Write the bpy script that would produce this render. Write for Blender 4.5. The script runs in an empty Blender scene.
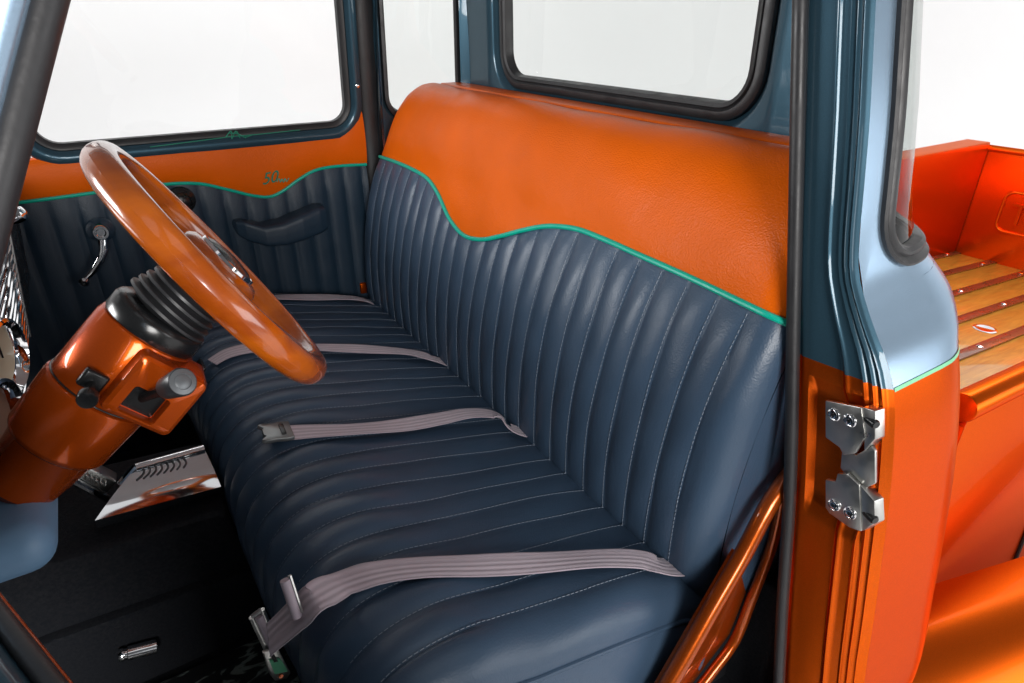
import bpy, bmesh, math, random
from mathutils import Vector, Matrix
from math import sin, cos, pi, radians as rad, sqrt, exp
random.seed(4)
S = bpy.context.scene
COL = S.collection

# ---------------------------------------------------------------- camera, world, lamps, exposure
CAMZ = 1.57
YAW, PIT, FPX = rad(32.4), rad(27.0), 640.0
cam_d = bpy.data.cameras.new('camera'); cam = bpy.data.objects.new('camera', cam_d); COL.objects.link(cam)
cam.location = (0, 0, CAMZ); cam.rotation_euler = (rad(90) - PIT, 0, -YAW)
cam_d.sensor_width = 36; cam_d.lens = FPX / 1024 * 36; cam_d.clip_start = .02; cam_d.clip_end = 200
S.camera = cam
W = bpy.data.worlds.new('World'); S.world = W; W.use_nodes = True
bg = W.node_tree.nodes['Background']; bg.inputs[0].default_value = (.95, .97, 1, 1); bg.inputs[1].default_value = .11
def area(name, loc, target, sx, sy, power, color=(1, 1, 1)):
    l = bpy.data.lights.new(name, 'AREA'); l.shape = 'RECTANGLE'; l.size = sx; l.size_y = sy; l.energy = power; l.color = color
    o = bpy.data.objects.new(name, l); COL.objects.link(o); o.location = loc
    o.rotation_euler = (Vector(target) - Vector(loc)).to_track_quat('-Z', 'Y').to_euler(); return o
area('overhead_softbox', (.4, -.4, 4.4), (.8, .6, 1.0), 3.0, 2.4, 14)
area('added_side_fill', (3.1, -3.0, 1.35), (1.1, .25, 1.0), 3.0, 1.4, 62)  # unseen fill lamp, added to brighten the outer cab skin
area('door_side_softbox', (-.5, -2.4, 2.0), (.75, 1.0, 1.1), 1.3, 1.1, 96, (1, .975, .95))
area('front_softbox', (-2.3, 2.1, 1.85), (.7, 1.0, 1.2), 1.4, .6, 66)
area('backdrop_lamp', (0.5, 4.4, 4.6), (0.5, 7.0, 1.2), 9.0, 1.2, 225)
area('backdrop_lamp', (5.4, 1.0, 4.6), (8.0, 1.0, 1.2), 1.2, 9.0, 225)
S.view_settings.view_transform = 'Standard'; S.view_settings.look = 'None'; S.view_settings.gamma = 1; S.view_settings.exposure = 0
S.view_settings.use_curve_mapping = False
S.cycles.max_bounces = 8; S.cycles.transparent_max_bounces = 12

# survey of the place: a sight line through an image point met with a plane of the truck
_F = Vector((sin(YAW), cos(YAW), 0)); _R = Vector((cos(YAW), -sin(YAW), 0)); _Z = Vector((0, 0, 1))
_fw = _F * cos(PIT) - _Z * sin(PIT); _up = _F * sin(PIT) + _Z * cos(PIT)
def ray(u, v): return (u - 512) * _R - (v - 341.5) * _up + FPX * _fw
def at(u, v, ax, val):
    d = ray(u, v); i = 'xyz'.index(ax); C = Vector((0, 0, CAMZ)); return C + d * ((val - C[i]) / d[i])

# ---------------------------------------------------------------- materials
def newmat(name):
    m = bpy.data.materials.new(name); m.use_nodes = True; nt = m.node_tree
    return m, nt, nt.nodes['Principled BSDF']
def N(nt, t, **kw):
    n = nt.nodes.new(t)
    for k, v in kw.items():
        if k in n.inputs.keys(): n.inputs[k].default_value = v
        else: setattr(n, k, v)
    return n
def coords(nt, scale=(1, 1, 1)):
    tc = N(nt, 'ShaderNodeTexCoord'); mp = N(nt, 'ShaderNodeMapping'); mp.inputs['Scale'].default_value = scale
    nt.links.new(tc.outputs['Object'], mp.inputs['Vector']); return mp.outputs['Vector']
def vary(nt, p, col, amt, scale, vec=None, detail=4):
    """base colour that drifts a little from place to place"""
    no = N(nt, 'ShaderNodeTexNoise', Scale=scale, Detail=detail)
    nt.links.new(vec or coords(nt), no.inputs['Vector'])
    mx = N(nt, 'ShaderNodeMix', data_type='RGBA')
    mx.inputs[6].default_value = tuple(c * (1 - amt) for c in col) + (1,)
    mx.inputs[7].default_value = tuple(min(1, c * (1 + amt)) for c in col) + (1,)
    nt.links.new(no.outputs['Fac'], mx.inputs[0]); nt.links.new(mx.outputs[2], p.inputs['Base Color']); return mx
def rough_var(nt, p, lo, hi, scale):
    no = N(nt, 'ShaderNodeTexNoise', Scale=scale, Detail=5)
    nt.links.new(coords(nt), no.inputs['Vector'])
    mr = N(nt, 'ShaderNodeMapRange'); mr.inputs[1].default_value = .3; mr.inputs[2].default_value = .7
    mr.inputs[3].default_value = lo; mr.inputs[4].default_value = hi
    nt.links.new(no.outputs['Fac'], mr.inputs[0]); nt.links.new(mr.outputs[0], p.inputs['Roughness'])
def bump(nt, p, src, strength, dist):
    b = N(nt, 'ShaderNodeBump'); b.inputs['Strength'].default_value = strength; b.inputs['Distance'].default_value = dist
    nt.links.new(src, b.inputs['Height']); nt.links.new(b.outputs[0], p.inputs['Normal']); return b
def vinyl(name, col, ro=.42, spec=.5, wr=.35):
    m, nt, p = newmat(name); vary(nt, p, col, .12, 9); rough_var(nt, p, ro - .06, ro + .08, 14)
    p.inputs['Specular IOR Level'].default_value = spec
    v = N(nt, 'ShaderNodeTexVoronoi', Scale=420.0, feature='SMOOTH_F1'); nt.links.new(coords(nt), v.inputs['Vector'])
    n2 = N(nt, 'ShaderNodeTexNoise', Scale=22.0, Detail=6); nt.links.new(coords(nt), n2.inputs['Vector'])
    mm = N(nt, 'ShaderNodeMath', operation='MULTIPLY_ADD'); nt.links.new(n2.outputs['Fac'], mm.inputs[0]); mm.inputs[1].default_value = 2.2
    nt.links.new(v.outputs['Distance'], mm.inputs[2])
    bump(nt, p, mm.outputs[0], wr, .0012); return m
def paint(name, col, metal=.35, ro=.32, flake=.1, coat=.6):
    m, nt, p = newmat(name)
    v = N(nt, 'ShaderNodeTexVoronoi', Scale=900.0); nt.links.new(coords(nt), v.inputs['Vector'])
    mx = N(nt, 'ShaderNodeMix', data_type='RGBA')
    mx.inputs[6].default_value = tuple(c * (1 - flake) for c in col) + (1,); mx.inputs[7].default_value = tuple(min(1, c * (1 + flake * 1.4)) for c in col) + (1,)
    sep = N(nt, 'ShaderNodeSeparateColor'); nt.links.new(v.outputs['Color'], sep.inputs[0]); nt.links.new(sep.outputs[0], mx.inputs[0])
    nt.links.new(mx.outputs[2], p.inputs['Base Color'])
    p.inputs['Metallic'].default_value = metal; p.inputs['Roughness'].default_value = ro
    p.inputs['Coat Weight'].default_value = coat; p.inputs['Coat Roughness'].default_value = .04
    p.inputs['Specular Tint'].default_value = tuple(min(1, c ** .42) for c in col) + (1,)
    n2 = N(nt, 'ShaderNodeTexNoise', Scale=30.0, Detail=2); nt.links.new(coords(nt), n2.inputs['Vector'])
    b = N(nt, 'ShaderNodeBump'); b.inputs['Strength'].default_value = .06; b.inputs['Distance'].default_value = .002
    nt.links.new(n2.outputs['Fac'], b.inputs['Height']); nt.links.new(b.outputs[0], p.inputs['Coat Normal'])
    return m
def plain(name, col, ro=.5, metal=0, coat=0, amt=.1, scale=30, bstr=0, bscale=200):
    m, nt, p = newmat(name); vary(nt, p, col, amt, scale); rough_var(nt, p, max(.02, ro * .8), min(1, ro * 1.2), scale)
    p.inputs['Metallic'].default_value = metal; p.inputs['Coat Weight'].default_value = coat
    if bstr:
        n2 = N(nt, 'ShaderNodeTexNoise', Scale=bscale, Detail=4); nt.links.new(coords(nt), n2.inputs['Vector']); bump(nt, p, n2.outputs['Fac'], bstr, .002)
    return m
def wood(name, c1, c2, scale=(2.0, 30, 30), coat=1, ro=.35, sc=3.0):
    m, nt, p = newmat(name); vec = coords(nt, scale)
    n1 = N(nt, 'ShaderNodeTexNoise', Scale=sc, Detail=8, Distortion=1.2); nt.links.new(vec, n1.inputs['Vector'])
    cr = N(nt, 'ShaderNodeValToRGB'); cr.color_ramp.elements[0].position = .3; cr.color_ramp.elements[1].position = .72
    cr.color_ramp.elements[0].color = c1 + (1,); cr.color_ramp.elements[1].color = c2 + (1,)
    nt.links.new(n1.outputs['Fac'], cr.inputs[0]); nt.links.new(cr.outputs[0], p.inputs['Base Color'])
    p.inputs['Roughness'].default_value = ro; p.inputs['Coat Weight'].default_value = coat; p.inputs['Coat Roughness'].default_value = .05
    return m
def glass(name, tint=(.93, .95, .94)):
    m, nt, p = newmat(name); nt.nodes.remove(p)
    t = N(nt, 'ShaderNodeBsdfTransparent'); t.inputs[0].default_value = tint + (1,)
    g = N(nt, 'ShaderNodeBsdfGlossy'); g.inputs['Roughness'].default_value = .02
    ly = N(nt, 'ShaderNodeLayerWeight'); pw = N(nt, 'ShaderNodeMath', operation='POWER'); pw.inputs[1].default_value = 5; nt.links.new(ly.outputs['Facing'], pw.inputs[0])
    lw = N(nt, 'ShaderNodeMath', operation='MULTIPLY_ADD'); lw.inputs[1].default_value = .9; lw.inputs[2].default_value = .035; nt.links.new(pw.outputs[0], lw.inputs[0])
    no = N(nt, 'ShaderNodeTexNoise', Scale=5.0); nt.links.new(coords(nt), no.inputs['Vector'])
    b = N(nt, 'ShaderNodeBump'); b.inputs['Strength'].default_value = .02; nt.links.new(no.outputs['Fac'], b.inputs['Height']); nt.links.new(b.outputs[0], g.inputs['Normal'])
    ms = N(nt, 'ShaderNodeMixShader'); nt.links.new(lw.outputs[0], ms.inputs[0]); nt.links.new(t.outputs[0], ms.inputs[1]); nt.links.new(g.outputs[0], ms.inputs[2])
    nt.links.new(ms.outputs[0], nt.nodes['Material Output'].inputs[0]); return m

M = {}
M['orange_vinyl'] = vinyl('orange vinyl', (.74, .118, .001), .38, .14, .40)
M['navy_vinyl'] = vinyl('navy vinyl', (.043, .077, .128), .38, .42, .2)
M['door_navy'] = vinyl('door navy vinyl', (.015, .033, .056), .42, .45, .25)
M['teal'] = plain('teal piping', (.0, .44, .31), .35, amt=.08)
M['thread'] = plain('pale thread', (.24, .28, .34), .7)
M['orange'] = paint('orange candy paint', (.74, .108, .007), .90, .30, .05, .06)
M['rail_orange'] = paint('orange rail paint', (.36, .062, .006), .6, .28, .1)
M['column_orange'] = paint('deep orange paint', (.46, .066, .004), .5, .26, .04, .5)
M['blue'] = paint('steel blue paint', (.028, .066, .095), .4, .34, .05)
M['lit_blue'] = paint('lit steel blue copy', (.40, .55, .71), .85, .26, .04, .3)  # lighter copy of the steel blue, bright reflections put into the base colour
M['dash_blue'] = plain('pale blue satin paint', (.13, .24, .38), .5)
M['rubber'] = plain('black rubber', (.018, .018, .020), .45, bstr=.1)
M['grey_rubber'] = plain('grey rubber', (.10, .10, .10), .5)
M['boot'] = plain('boot rubber', (.022, .023, .026), .42)
M['black'] = plain('black plastic', (.010, .011, .012), .25)
M['grey_plastic'] = plain('grey plastic', (.13, .14, .15), .35, metal=.4)
M['chrome'] = plain('chrome', (.80, .81, .83), .06, metal=1, amt=.03)
M['zinc'] = plain('zinc plated steel', (.52, .52, .50), .34, metal=1, amt=.14, scale=60)
M['carpet'] = plain('navy carpet', (.0025, .0042, .0085), .95, amt=.4, scale=180, bstr=.6, bscale=700)
M['wood'] = wood('varnished bed wood', (.34, .14, .014), (.52, .25, .030), (1.6, 22, 22), .6)
M['wheel_wood'] = wood('lacquered steering wheel wood', (.28, .045, .002), (.56, .125, .005), (3, 5, 9), .8, .22, 2.0)
M['strip'] = plain('bed strip metal', (.15, .055, .025), .3, metal=.3, coat=.6)
M['glass'] = glass('cab glass', (.84, .87, .855))
M['door_glass'] = glass('clear door glass', (.97, .98, .98))
M['white'] = plain('white studio paint', (.86, .86, .86), .6, amt=.01, scale=1)
M['studio_floor'] = plain('grey studio floor', (.30, .30, .30), .6, amt=.03, scale=2)
M['stripe_dark'] = plain('green pinstripe paint', (.0, .22, .13), .35)
M['buckle_grey'] = plain('grey metal buckle', (.26, .27, .27), .35, metal=.8)
M['bounce_headliner'] = plain('pale headliner', (.50, .51, .52), .8)  # unseen roof underside, pale tone invented to bounce light onto the chrome cover
M['cream'] = plain('cream gauge face', (.55, .50, .36), .4)
M['green'] = plain('green sticker', (.12, .55, .30), .5)
M['stripe'] = plain('bright green pinstripe', (.20, .62, .34), .3)

def webbing():
    m, nt, p = newmat('lilac grey webbing')
    tc = N(nt, 'ShaderNodeTexCoord'); w = N(nt, 'ShaderNodeTexWave', Scale=1.0); w.bands_direction = 'X'
    mp = N(nt, 'ShaderNodeMapping'); mp.inputs['Scale'].default_value = (.26, 0, 0)
    nt.links.new(tc.outputs['UV'], mp.inputs[0]); nt.links.new(mp.outputs[0], w.inputs['Vector'])
    mx = N(nt, 'ShaderNodeMix', data_type='RGBA'); mx.inputs[6].default_value = (.46, .385, .445, 1); mx.inputs[7].default_value = (.66, .57, .64, 1)
    nt.links.new(w.outputs['Fac'], mx.inputs[0]); nt.links.new(mx.outputs[2], p.inputs['Base Color']); p.inputs['Roughness'].default_value = .62
    p.inputs['Sheen Weight'].default_value = .3
    w2 = N(nt, 'ShaderNodeTexWave', Scale=1.0); w2.bands_direction = 'DIAGONAL'; mp2 = N(nt, 'ShaderNodeMapping'); mp2.inputs['Scale'].default_value = (6, 160, 1)
    nt.links.new(tc.outputs['UV'], mp2.inputs[0]); nt.links.new(mp2.outputs[0], w2.inputs['Vector']); bump(nt, p, w2.outputs['Fac'], .35, .0008)
    return m
M['web'] = webbing()
def matmat():
    m, nt, p = newmat('worn floor mat')
    n = N(nt, 'ShaderNodeTexNoise', Scale=11.0, Detail=5, Distortion=1.6); nt.links.new(coords(nt, (1, 2.2, 1)), n.inputs['Vector'])
    cr = N(nt, 'ShaderNodeValToRGB'); cr.color_ramp.elements[0].position = .57; cr.color_ramp.elements[1].position = .62
    cr.color_ramp.elements[0].color = (.010, .012, .014, 1); cr.color_ramp.elements[1].color = (.20, .25, .23, 1)
    nt.links.new(n.outputs['Fac'], cr.inputs[0]); nt.links.new(cr.outputs[0], p.inputs['Base Color']); p.inputs['Roughness'].default_value = .5
    return m
M['mat'] = matmat()

# ---------------------------------------------------------------- mesh helpers
def obj(name, bm, mat, parent=None, smooth=True, angle=35):
    bmesh.ops.recalc_face_normals(bm, faces=bm.faces)
    me = bpy.data.meshes.new(name); bm.to_mesh(me); bm.free()
    if smooth:
        for p in me.polygons: p.use_smooth = True
        me.set_sharp_from_angle(angle=rad(angle))
    me.materials.append(M[mat] if isinstance(mat, str) else mat)
    o = bpy.data.objects.new(name, me); COL.objects.link(o)
    if parent: o.parent = parent
    return o
def thing(name, label, cat, group=None):
    o = bpy.data.objects.new(name, None); COL.objects.link(o); o['label'] = label; o['category'] = cat
    if group: o['group'] = group
    return o
def tag(o, label, cat, group=None):
    o['label'] = label; o['category'] = cat
    if group: o['group'] = group
    return o
def grid(fn, us, vs, bm=None, uvs=False, closed_u=False):
    bm = bm or bmesh.new(); V = [[bm.verts.new(fn(u, v)) for v in vs] for u in us]
    lay = bm.loops.layers.uv.verify() if uvs else None
    nu, nv = len(us), len(vs)
    for i in range(nu if closed_u else nu - 1):
        for j in range(nv - 1):
            i2 = (i + 1) % nu
            f = bm.faces.new((V[i][j], V[i2][j], V[i2][j + 1], V[i][j + 1]))
            if uvs:
                for l, (a, b) in zip(f.loops, ((i, j), (i2, j), (i2, j + 1), (i, j + 1))): l[lay].uv = (us[a], vs[b])
    return bm
def lin(a, b, n): return [a + (b - a) * i / (n - 1) for i in range(n)]
def catmull(pts, n=8, closed=False):
    pts = [Vector(p) for p in pts]; out = []; m = len(pts)
    for i in range(m if closed else m - 1):
        if closed: p0, p1, p2, p3 = pts[(i - 1) % m], pts[i], pts[(i + 1) % m], pts[(i + 2) % m]
        else: p0, p1, p2, p3 = pts[max(0, i - 1)], pts[i], pts[i + 1], pts[min(m - 1, i + 2)]
        for k in range(n):
            t = k / n
            out.append(.5 * ((2 * p1) + (p2 - p0) * t + (2 * p0 - 5 * p1 + 4 * p2 - p3) * t * t + (3 * p1 - p0 - 3 * p2 + p3) * t ** 3))
    if not closed: out.append(pts[-1])
    return out
def interp(pts, x):
    if x <= pts[0][0]: return pts[0][1]
    for (a, b), (c, d) in zip(pts, pts[1:]):
        if x <= c: return b + (d - b) * (x - a) / (c - a)
    return pts[-1][1]
def sinterp(pts, x):          # smooth version
    if x <= pts[0][0]: return pts[0][1]
    if x >= pts[-1][0]: return pts[-1][1]
    for i, ((a, b), (c, d)) in enumerate(zip(pts, pts[1:])):
        if x <= c:
            t = (x - a) / (c - a)
            m0 = (d - pts[i - 1][1]) / (c - pts[i - 1][0]) if i else (d - b) / (c - a)
            m1 = (pts[i + 2][1] - b) / (pts[i + 2][0] - a) if i + 2 < len(pts) else (d - b) / (c - a)
            h = c - a
            return (2*t**3-3*t*t+1)*b + (t**3-2*t*t+t)*h*m0 + (-2*t**3+3*t*t)*d + (t**3-t*t)*h*m1
def tube(pts, r, n=12, closed=False, bm=None, flat=1.0, up=None, cap=True):
    bm = bm or bmesh.new(); pts = [Vector(p) for p in pts]; m = len(pts)
    rs = r if isinstance(r, (list, tuple)) else [r] * m
    tang = []
    for i in range(m):
        a = pts[(i - 1) % m] if closed or i else pts[0]; b = pts[(i + 1) % m] if closed or i < m - 1 else pts[-1]
        tang.append((b - a).normalized())
    nrm = Vector(up) if up else (Vector((0, 0, 1)) if abs(tang[0].z) < .9 else Vector((1, 0, 0)))
    rings = []
    for i in range(m):
        t = tang[i]
        if up: nrm = Vector(up)
        nrm = (nrm - t * nrm.dot(t)).normalized(); bi = t.cross(nrm)
        rings.append([bm.verts.new(pts[i] + (nrm * cos(2*pi*k/n) * flat + bi * sin(2*pi*k/n)) * rs[i]) for k in range(n)])
    for i in range(m if closed else m - 1):
        A, B = rings[i], rings[(i + 1) % m]
        for k in range(n): bm.faces.new((A[k], A[(k+1) % n], B[(k+1) % n], B[k]))
    if not closed and cap:
        bm.faces.new(rings[0]); bm.faces.new(rings[-1][::-1])
    return bm
def frame_of(d):
    d = Vector(d).normalized(); a = Vector((0, 0, 1)) if abs(d.z) < .9 else Vector((1, 0, 0))
    e1 = (a - d * a.dot(d)).normalized(); return d, e1, d.cross(e1)
def lathe(org, d, prof, n=32, bm=None, cap0=True, cap1=True):
    bm = bm or bmesh.new(); d, e1, e2 = frame_of(d); org = Vector(org); rings = []
    for t, r in prof:
        rings.append([bm.verts.new(org + d * t + (e1 * cos(2*pi*k/n) + e2 * sin(2*pi*k/n)) * max(r, 1e-4)) for k in range(n)])
    for A, B in zip(rings, rings[1:]):
        for k in range(n): bm.faces.new((A[k], A[(k+1) % n], B[(k+1) % n], B[k]))
    if cap0: bm.faces.new(rings[0])
    if cap1: bm.faces.new(rings[-1][::-1])
    return bm
def rbox(c, size, bev=.004, rot=None, bm=None, seg=3):
    b2 = bmesh.new(); bmesh.ops.create_cube(b2, size=1)
    for v in b2.verts: v.co = Vector((v.co.x * size[0], v.co.y * size[1], v.co.z * size[2]))
    if bev: bmesh.ops.bevel(b2, geom=list(b2.edges), offset=bev, segments=seg, profile=.5, affect='EDGES')
    mt = Matrix.Translation(Vector(c)) @ (rot.to_4x4() if rot else Matrix.Identity(4))
    b2.transform(mt)
    if bm is None: return b2
    me = bpy.data.meshes.new('tmp'); b2.to_mesh(me); b2.free(); bm.from_mesh(me); bpy.data.meshes.remove(me); return bm
def prism(pts, vec, bev=0.0, bm=None):
    b2 = bmesh.new(); vec = Vector(vec)
    f = b2.faces.new([b2.verts.new(Vector(p)) for p in pts])
    r = bmesh.ops.extrude_face_region(b2, geom=[f])
    bmesh.ops.translate(b2, vec=vec, verts=[g for g in r['geom'] if isinstance(g, bmesh.types.BMVert)])
    bmesh.ops.recalc_face_normals(b2, faces=b2.faces)
    if bev: bmesh.ops.bevel(b2, geom=list(b2.edges), offset=bev, segments=2, profile=.5, affect='EDGES')
    if bm is None: return b2
    me = bpy.data.meshes.new('tmp'); b2.to_mesh(me); b2.free(); bm.from_mesh(me); bpy.data.meshes.remove(me); return bm
def rrect(a0, a1, z0, z1, r, n=8, m=14):
    """rounded rectangle loop, 4*(n+1) points, same order for any size"""
    out = []
    for cx, cz, s in ((a1 - r, z1 - r, 0), (a0 + r, z1 - r, 90), (a0 + r, z0 + r, 180), (a1 - r, z0 + r, 270)):
        for k in range(n + 1):
            t = rad(s + 90 * k / n); out.append((cx + r * cos(t), cz + r * sin(t)))
    res = []
    for i, a in enumerate(out):
        res.append(a)
        if i % (n + 1) == n:                     # straight side: even steps
            b = out[(i + 1) % len(out)]
            res += [(a[0] + (b[0] - a[0]) * k / m, a[1] + (b[1] - a[1]) * k / m) for k in range(1, m)]
    return res
def dense(loop, m=1): return loop
def loft(loops, mp, bm=None, fill_last=False):
    """loops: list of (loop2d, height); mp(a, z, h) -> 3d"""
    bm = bm or bmesh.new(); R = [[bm.verts.new(mp(a, z, h)) for a, z in lp] for lp, h in loops]
    for A, B in zip(R, R[1:]):
        n = len(A)
        for k in range(n): bm.faces.new((A[k], A[(k+1) % n], B[(k+1) % n], B[k]))
    if fill_last: bm.faces.new(R[-1])
    return bm
def lerp_loops(A, B, n): return [[(a[0] + (b[0]-a[0]) * i / (n-1), a[1] + (b[1]-a[1]) * i / (n-1)) for a, b in zip(A, B)] for i in range(n)]
def text_mesh(body, size, depth, mat, parent, name, M4, shear=0):
    c = bpy.data.curves.new('tmp', 'FONT'); c.body = body; c.size = size; c.extrude = depth; c.shear = shear
    t = bpy.data.objects.new('tmp', c); COL.objects.link(t)
    dg = bpy.context.evaluated_depsgraph_get(); me = bpy.data.meshes.new_from_object(t.evaluated_get(dg)); bpy.data.objects.remove(t)
    me.transform(M4); me.materials.clear(); me.materials.append(M[mat]); o = bpy.data.objects.new(name, me); COL.objects.link(o); o.parent = parent; return o

# ---------------------------------------------------------------- setting: white studio sweep
def sweep():
    plan = [Vector((-9, 7.2)), Vector((5.5, 7.2))] + [Vector((5.5 + 2.5 * sin(rad(t)), 4.7 + 2.5 * cos(rad(t)))) for t in range(10, 91, 10)] + [Vector((8, -9))]
    prof = [(14, 0), (1.2, 0)] + [(1.2 - 1.2 * sin(rad(t)), 1.2 - 1.2 * cos(rad(t))) for t in range(10, 91, 10)] + [(0, 6.5)]
    def f(i, j):
        d, z = prof[j]; p = plan[i]; k = d / 1.2
        if d <= 1.2:
            n = Vector((0, -1)) if i <= 1 else (Vector((-1, 0)) if i == len(plan) - 1 else (Vector((5.5, 4.7)) - p).normalized())
            q = p + n * d
        else: q = Vector((-9, -9)) if i not in (0, len(plan) - 1) else (Vector((-9, -9)))
        return (q.x, q.y, z)
    return grid(f, list(range(len(plan))), list(range(1, len(prof))))
wallo = obj('backdrop', sweep(), 'white'); wallo['kind'] = 'structure'
o = obj('floor', rbox((-.5, -.9, -.025), (17.0 - 2.4, 18.2 - 4.4, .05), 0), 'white'); o['kind'] = 'structure'

# ---------------------------------------------------------------- truck
truck = thing('pickup_truck', 'orange and steel blue vintage pickup truck with its driver door open, seen into the cab', 'truck')
CY = 1.095                                  # centre line of the cab
def mir(p): return Vector((p[0], 2 * CY + .06 - p[1], p[2]))

# --- outer skin of the cab: side height line, contour with a round rear corner
Y0 = [(.30, .25), (.62, .212), (.80, .232), (.95, .254), (1.07, .274), (1.15, .292), (1.18, .302), (1.21, .318), (1.24, .340), (1.27, .360), (1.30, .376), (1.34, .386), (1.40, .396), (1.49, .412), (1.75, .470), (1.9, .52)]
XB = [(.3, .85), (.95, .852), (1.10, .840), (1.18, .832), (1.21, .845), (1.24, .855), (1.27, .84), (1.30, .815), (1.34, .80), (1.40, .79), (1.5, .785), (1.9, .76)]
RC = .16
def skin(a, z, h=0):
    """a: metres along the contour from the door jamb (0) round the rear corner"""
    y0 = sinterp(Y0, z); xb = sinterp(XB, z); L1 = xb - .72; L2 = L1 + RC * pi / 2
    if a <= L1: p = Vector((.72 + a, y0, z)); n = Vector((0, -1, 0))
    elif a <= L2:
        t = (a - L1) / RC; p = Vector((xb + RC * sin(t), y0 + RC - RC * cos(t), z)); n = Vector((sin(t), -cos(t), 0))
    else: p = Vector((xb + RC, y0 + RC + (a - L2), z)); n = Vector((1, 0, 0))
    return p + n * h
A_END = .13 + RC * pi / 2 + (CY - .30 - RC) + .04
BELT = 1.18
def both(fn): return [fn, lambda *a: mir(fn(*a))]
avals = lin(0, .13, 6) + lin(.14, .13 + RC * 1.5708, 18) + lin(.42, A_END + .02, 8)
for k, fn in enumerate(both(skin)):
    obj('lower_cab_side', grid(fn, avals, lin(.35, BELT, 24)), 'orange', truck)
    # upper side with the corner window cut out, then plain rear part
    outer = dense(rrect(0, (.36, .37)[k], 1.276, 1.88, .001, 8), 3)
    innerw = dense(rrect((.048, .010)[k], (.315, .345)[k], 1.305, 1.76, .055, 8), 3)
    loops = lerp_loops(outer, innerw, 9)
    # even spread of the outer loop
    ub = loft([(l, 0) for l in loops] + [(innerw, -.012)], fn)
    obj('upper_cab_side', grid(fn, avals[:24] + [.35, .36, .37], lin(BELT, 1.276, 22), bm=ub), 'lit_blue', truck)
    cw = thing('tmp', '', ''); bpy.data.objects.remove(cw)
    def off(d, r=None): return dense(rrect((.052, .012)[k] - d, (.30, .34)[k] + d, 1.305 - d, 1.76 + d, .055 + d, 8), 3)
    g = obj('corner_window', loft([(off(.013), .0), (off(.0125), .005), (off(.009), .0075), (off(.005), .005), (off(.002), .004), (off(-.001), .007), (off(-.005), .008), (off(-.009), .005), (off(-.010), -.006)], fn), 'rubber', truck)
    obj('pane', loft([(l, -.004) for l in lerp_loops(off(-.010), dense(rrect(.16, .20, 1.52, 1.56, .01, 8), 3), 5)], fn, fill_last=True), 'glass', g)
    up = grid(fn, lin(.36, A_END + .02, 14), lin(BELT, 1.36, 6))
    obj('rear_cab_panel', up, 'lit_blue', truck)
    obj('rear_cab_panel', grid(fn, lin(.36, .46, 4), lin(1.36, 1.88, 8)), 'lit_blue', truck)
    st = grid(lambda a, z: fn(a, z, .0012), avals, [BELT - .0022, BELT + .0022]); obj('pinstripe', st, 'stripe', truck)
# roof
def roof_pt(i, j):
    x = -.28 + 1.22 * i; y = .52 + 1.15 * j; ed = max(abs(2 * i - 1), abs(2 * j - 1))
    return (x, y, 1.86 + .12 * (1 - ed ** 4))
obj('roof', grid(roof_pt, lin(0, 1, 14), lin(0, 1, 14)), 'bounce_headliner', truck)

# --- inner rear wall with the back window
XW = .913
def wall(a, z, h=0):           # a = y; bends forward near its ends
    e = max(0, abs(a - CY) - .46); bx = XW - .02 * max(0, z - 1.45)
    return Vector((bx - h, a, z))
wl = dense(rrect(.44, 1.75, .55, 1.88, .001, 8), 3); wi = dense(rrect(.722, 1.468, 1.420, 1.80, .075, 8), 3)
def offw(d): return dense(rrect(.740 - d, 1.478 + d, 1.438 - d, 1.78 + d, max(.012, .055 + d), 8), 3)
wo = offw(.052)
wallbm = loft([(l, 0) for l in lerp_loops(dense(rrect(.60, 1.66, .55, 1.88, .001, 8), 3), wo, 6)] + [(offw(.047), -.002), (offw(.042), -.008), (offw(.036), -.016), (offw(.030), -.02), (offw(.01), -.02)], wall)
rear_wall = obj('rear_wall', wallbm, 'blue', truck)
g = obj('rear_window', loft([(offw(.032), -.02), (offw(.031), -.010), (offw(.025), -.006), (offw(.016), -.006), (offw(.012), -.010), (offw(.009), -.006), (offw(.002), -.008), (offw(0), -.016), (offw(-.001), -.03)], wall), 'rubber', truck)
obj('pane', loft([(l, -.024) for l in lerp_loops(offw(.004), dense(rrect(1.05, 1.14, 1.6, 1.64, .01, 8), 3), 4)], wall, fill_last=True), 'glass', g)
# --- inner corner panels with corner windows, from the rear wall round to the door pillars
def corner(a, z, h=0, x0=.735):          # driver side; a from 0 at the door pillar to .36 at rear wall
    t = a / .36; yj = .452 + .0 * z + (.06 * max(0, z - 1.3))
    P0 = Vector((x0, yj)); P1 = Vector((.865, yj + .008)); P2 = Vector((XW - .0005, .60))
    p = P0 * (1-t)**2 + P1 * 2*t*(1-t) + P2 * t*t
    d = (P1 - P0) * (1-t) + (P2 - P1) * t; d.normalize(); n = Vector((-d.y, d.x))
    return Vector((p.x + n.x * h, p.y + n.y * h, z))
for ci, fn in enumerate((corner, lambda a, z, h=0: mir(corner(a, z, h, .712)))):
    def offc(d, ca=(.075, .024)[ci], cb=(.305, .288)[ci]): return dense(rrect(ca - d, cb + d, 1.325 - d, 1.76 + d, .045 + d, 8), 3)
    obj('corner_panel', loft([(l, 0) for l in lerp_loops(dense(rrect(0, .36, .55, 1.88, .001, 8), 3), offc(.028), 8)] + [(offc(.022), -.004), (offc(.016), -.012)], fn), 'blue', truck)
    obj('corner_gasket', loft([(offc(.019), -.012), (offc(.016), .002), (offc(.008), .004), (offc(.002), .0), (offc(-.002), -.02)], fn), 'rubber', truck)
# shelf behind the seat back
obj('rear_shelf', rbox((.878, CY, 1.394), (.066, 1.22, .022), .006), 'orange_vinyl', truck)

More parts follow.
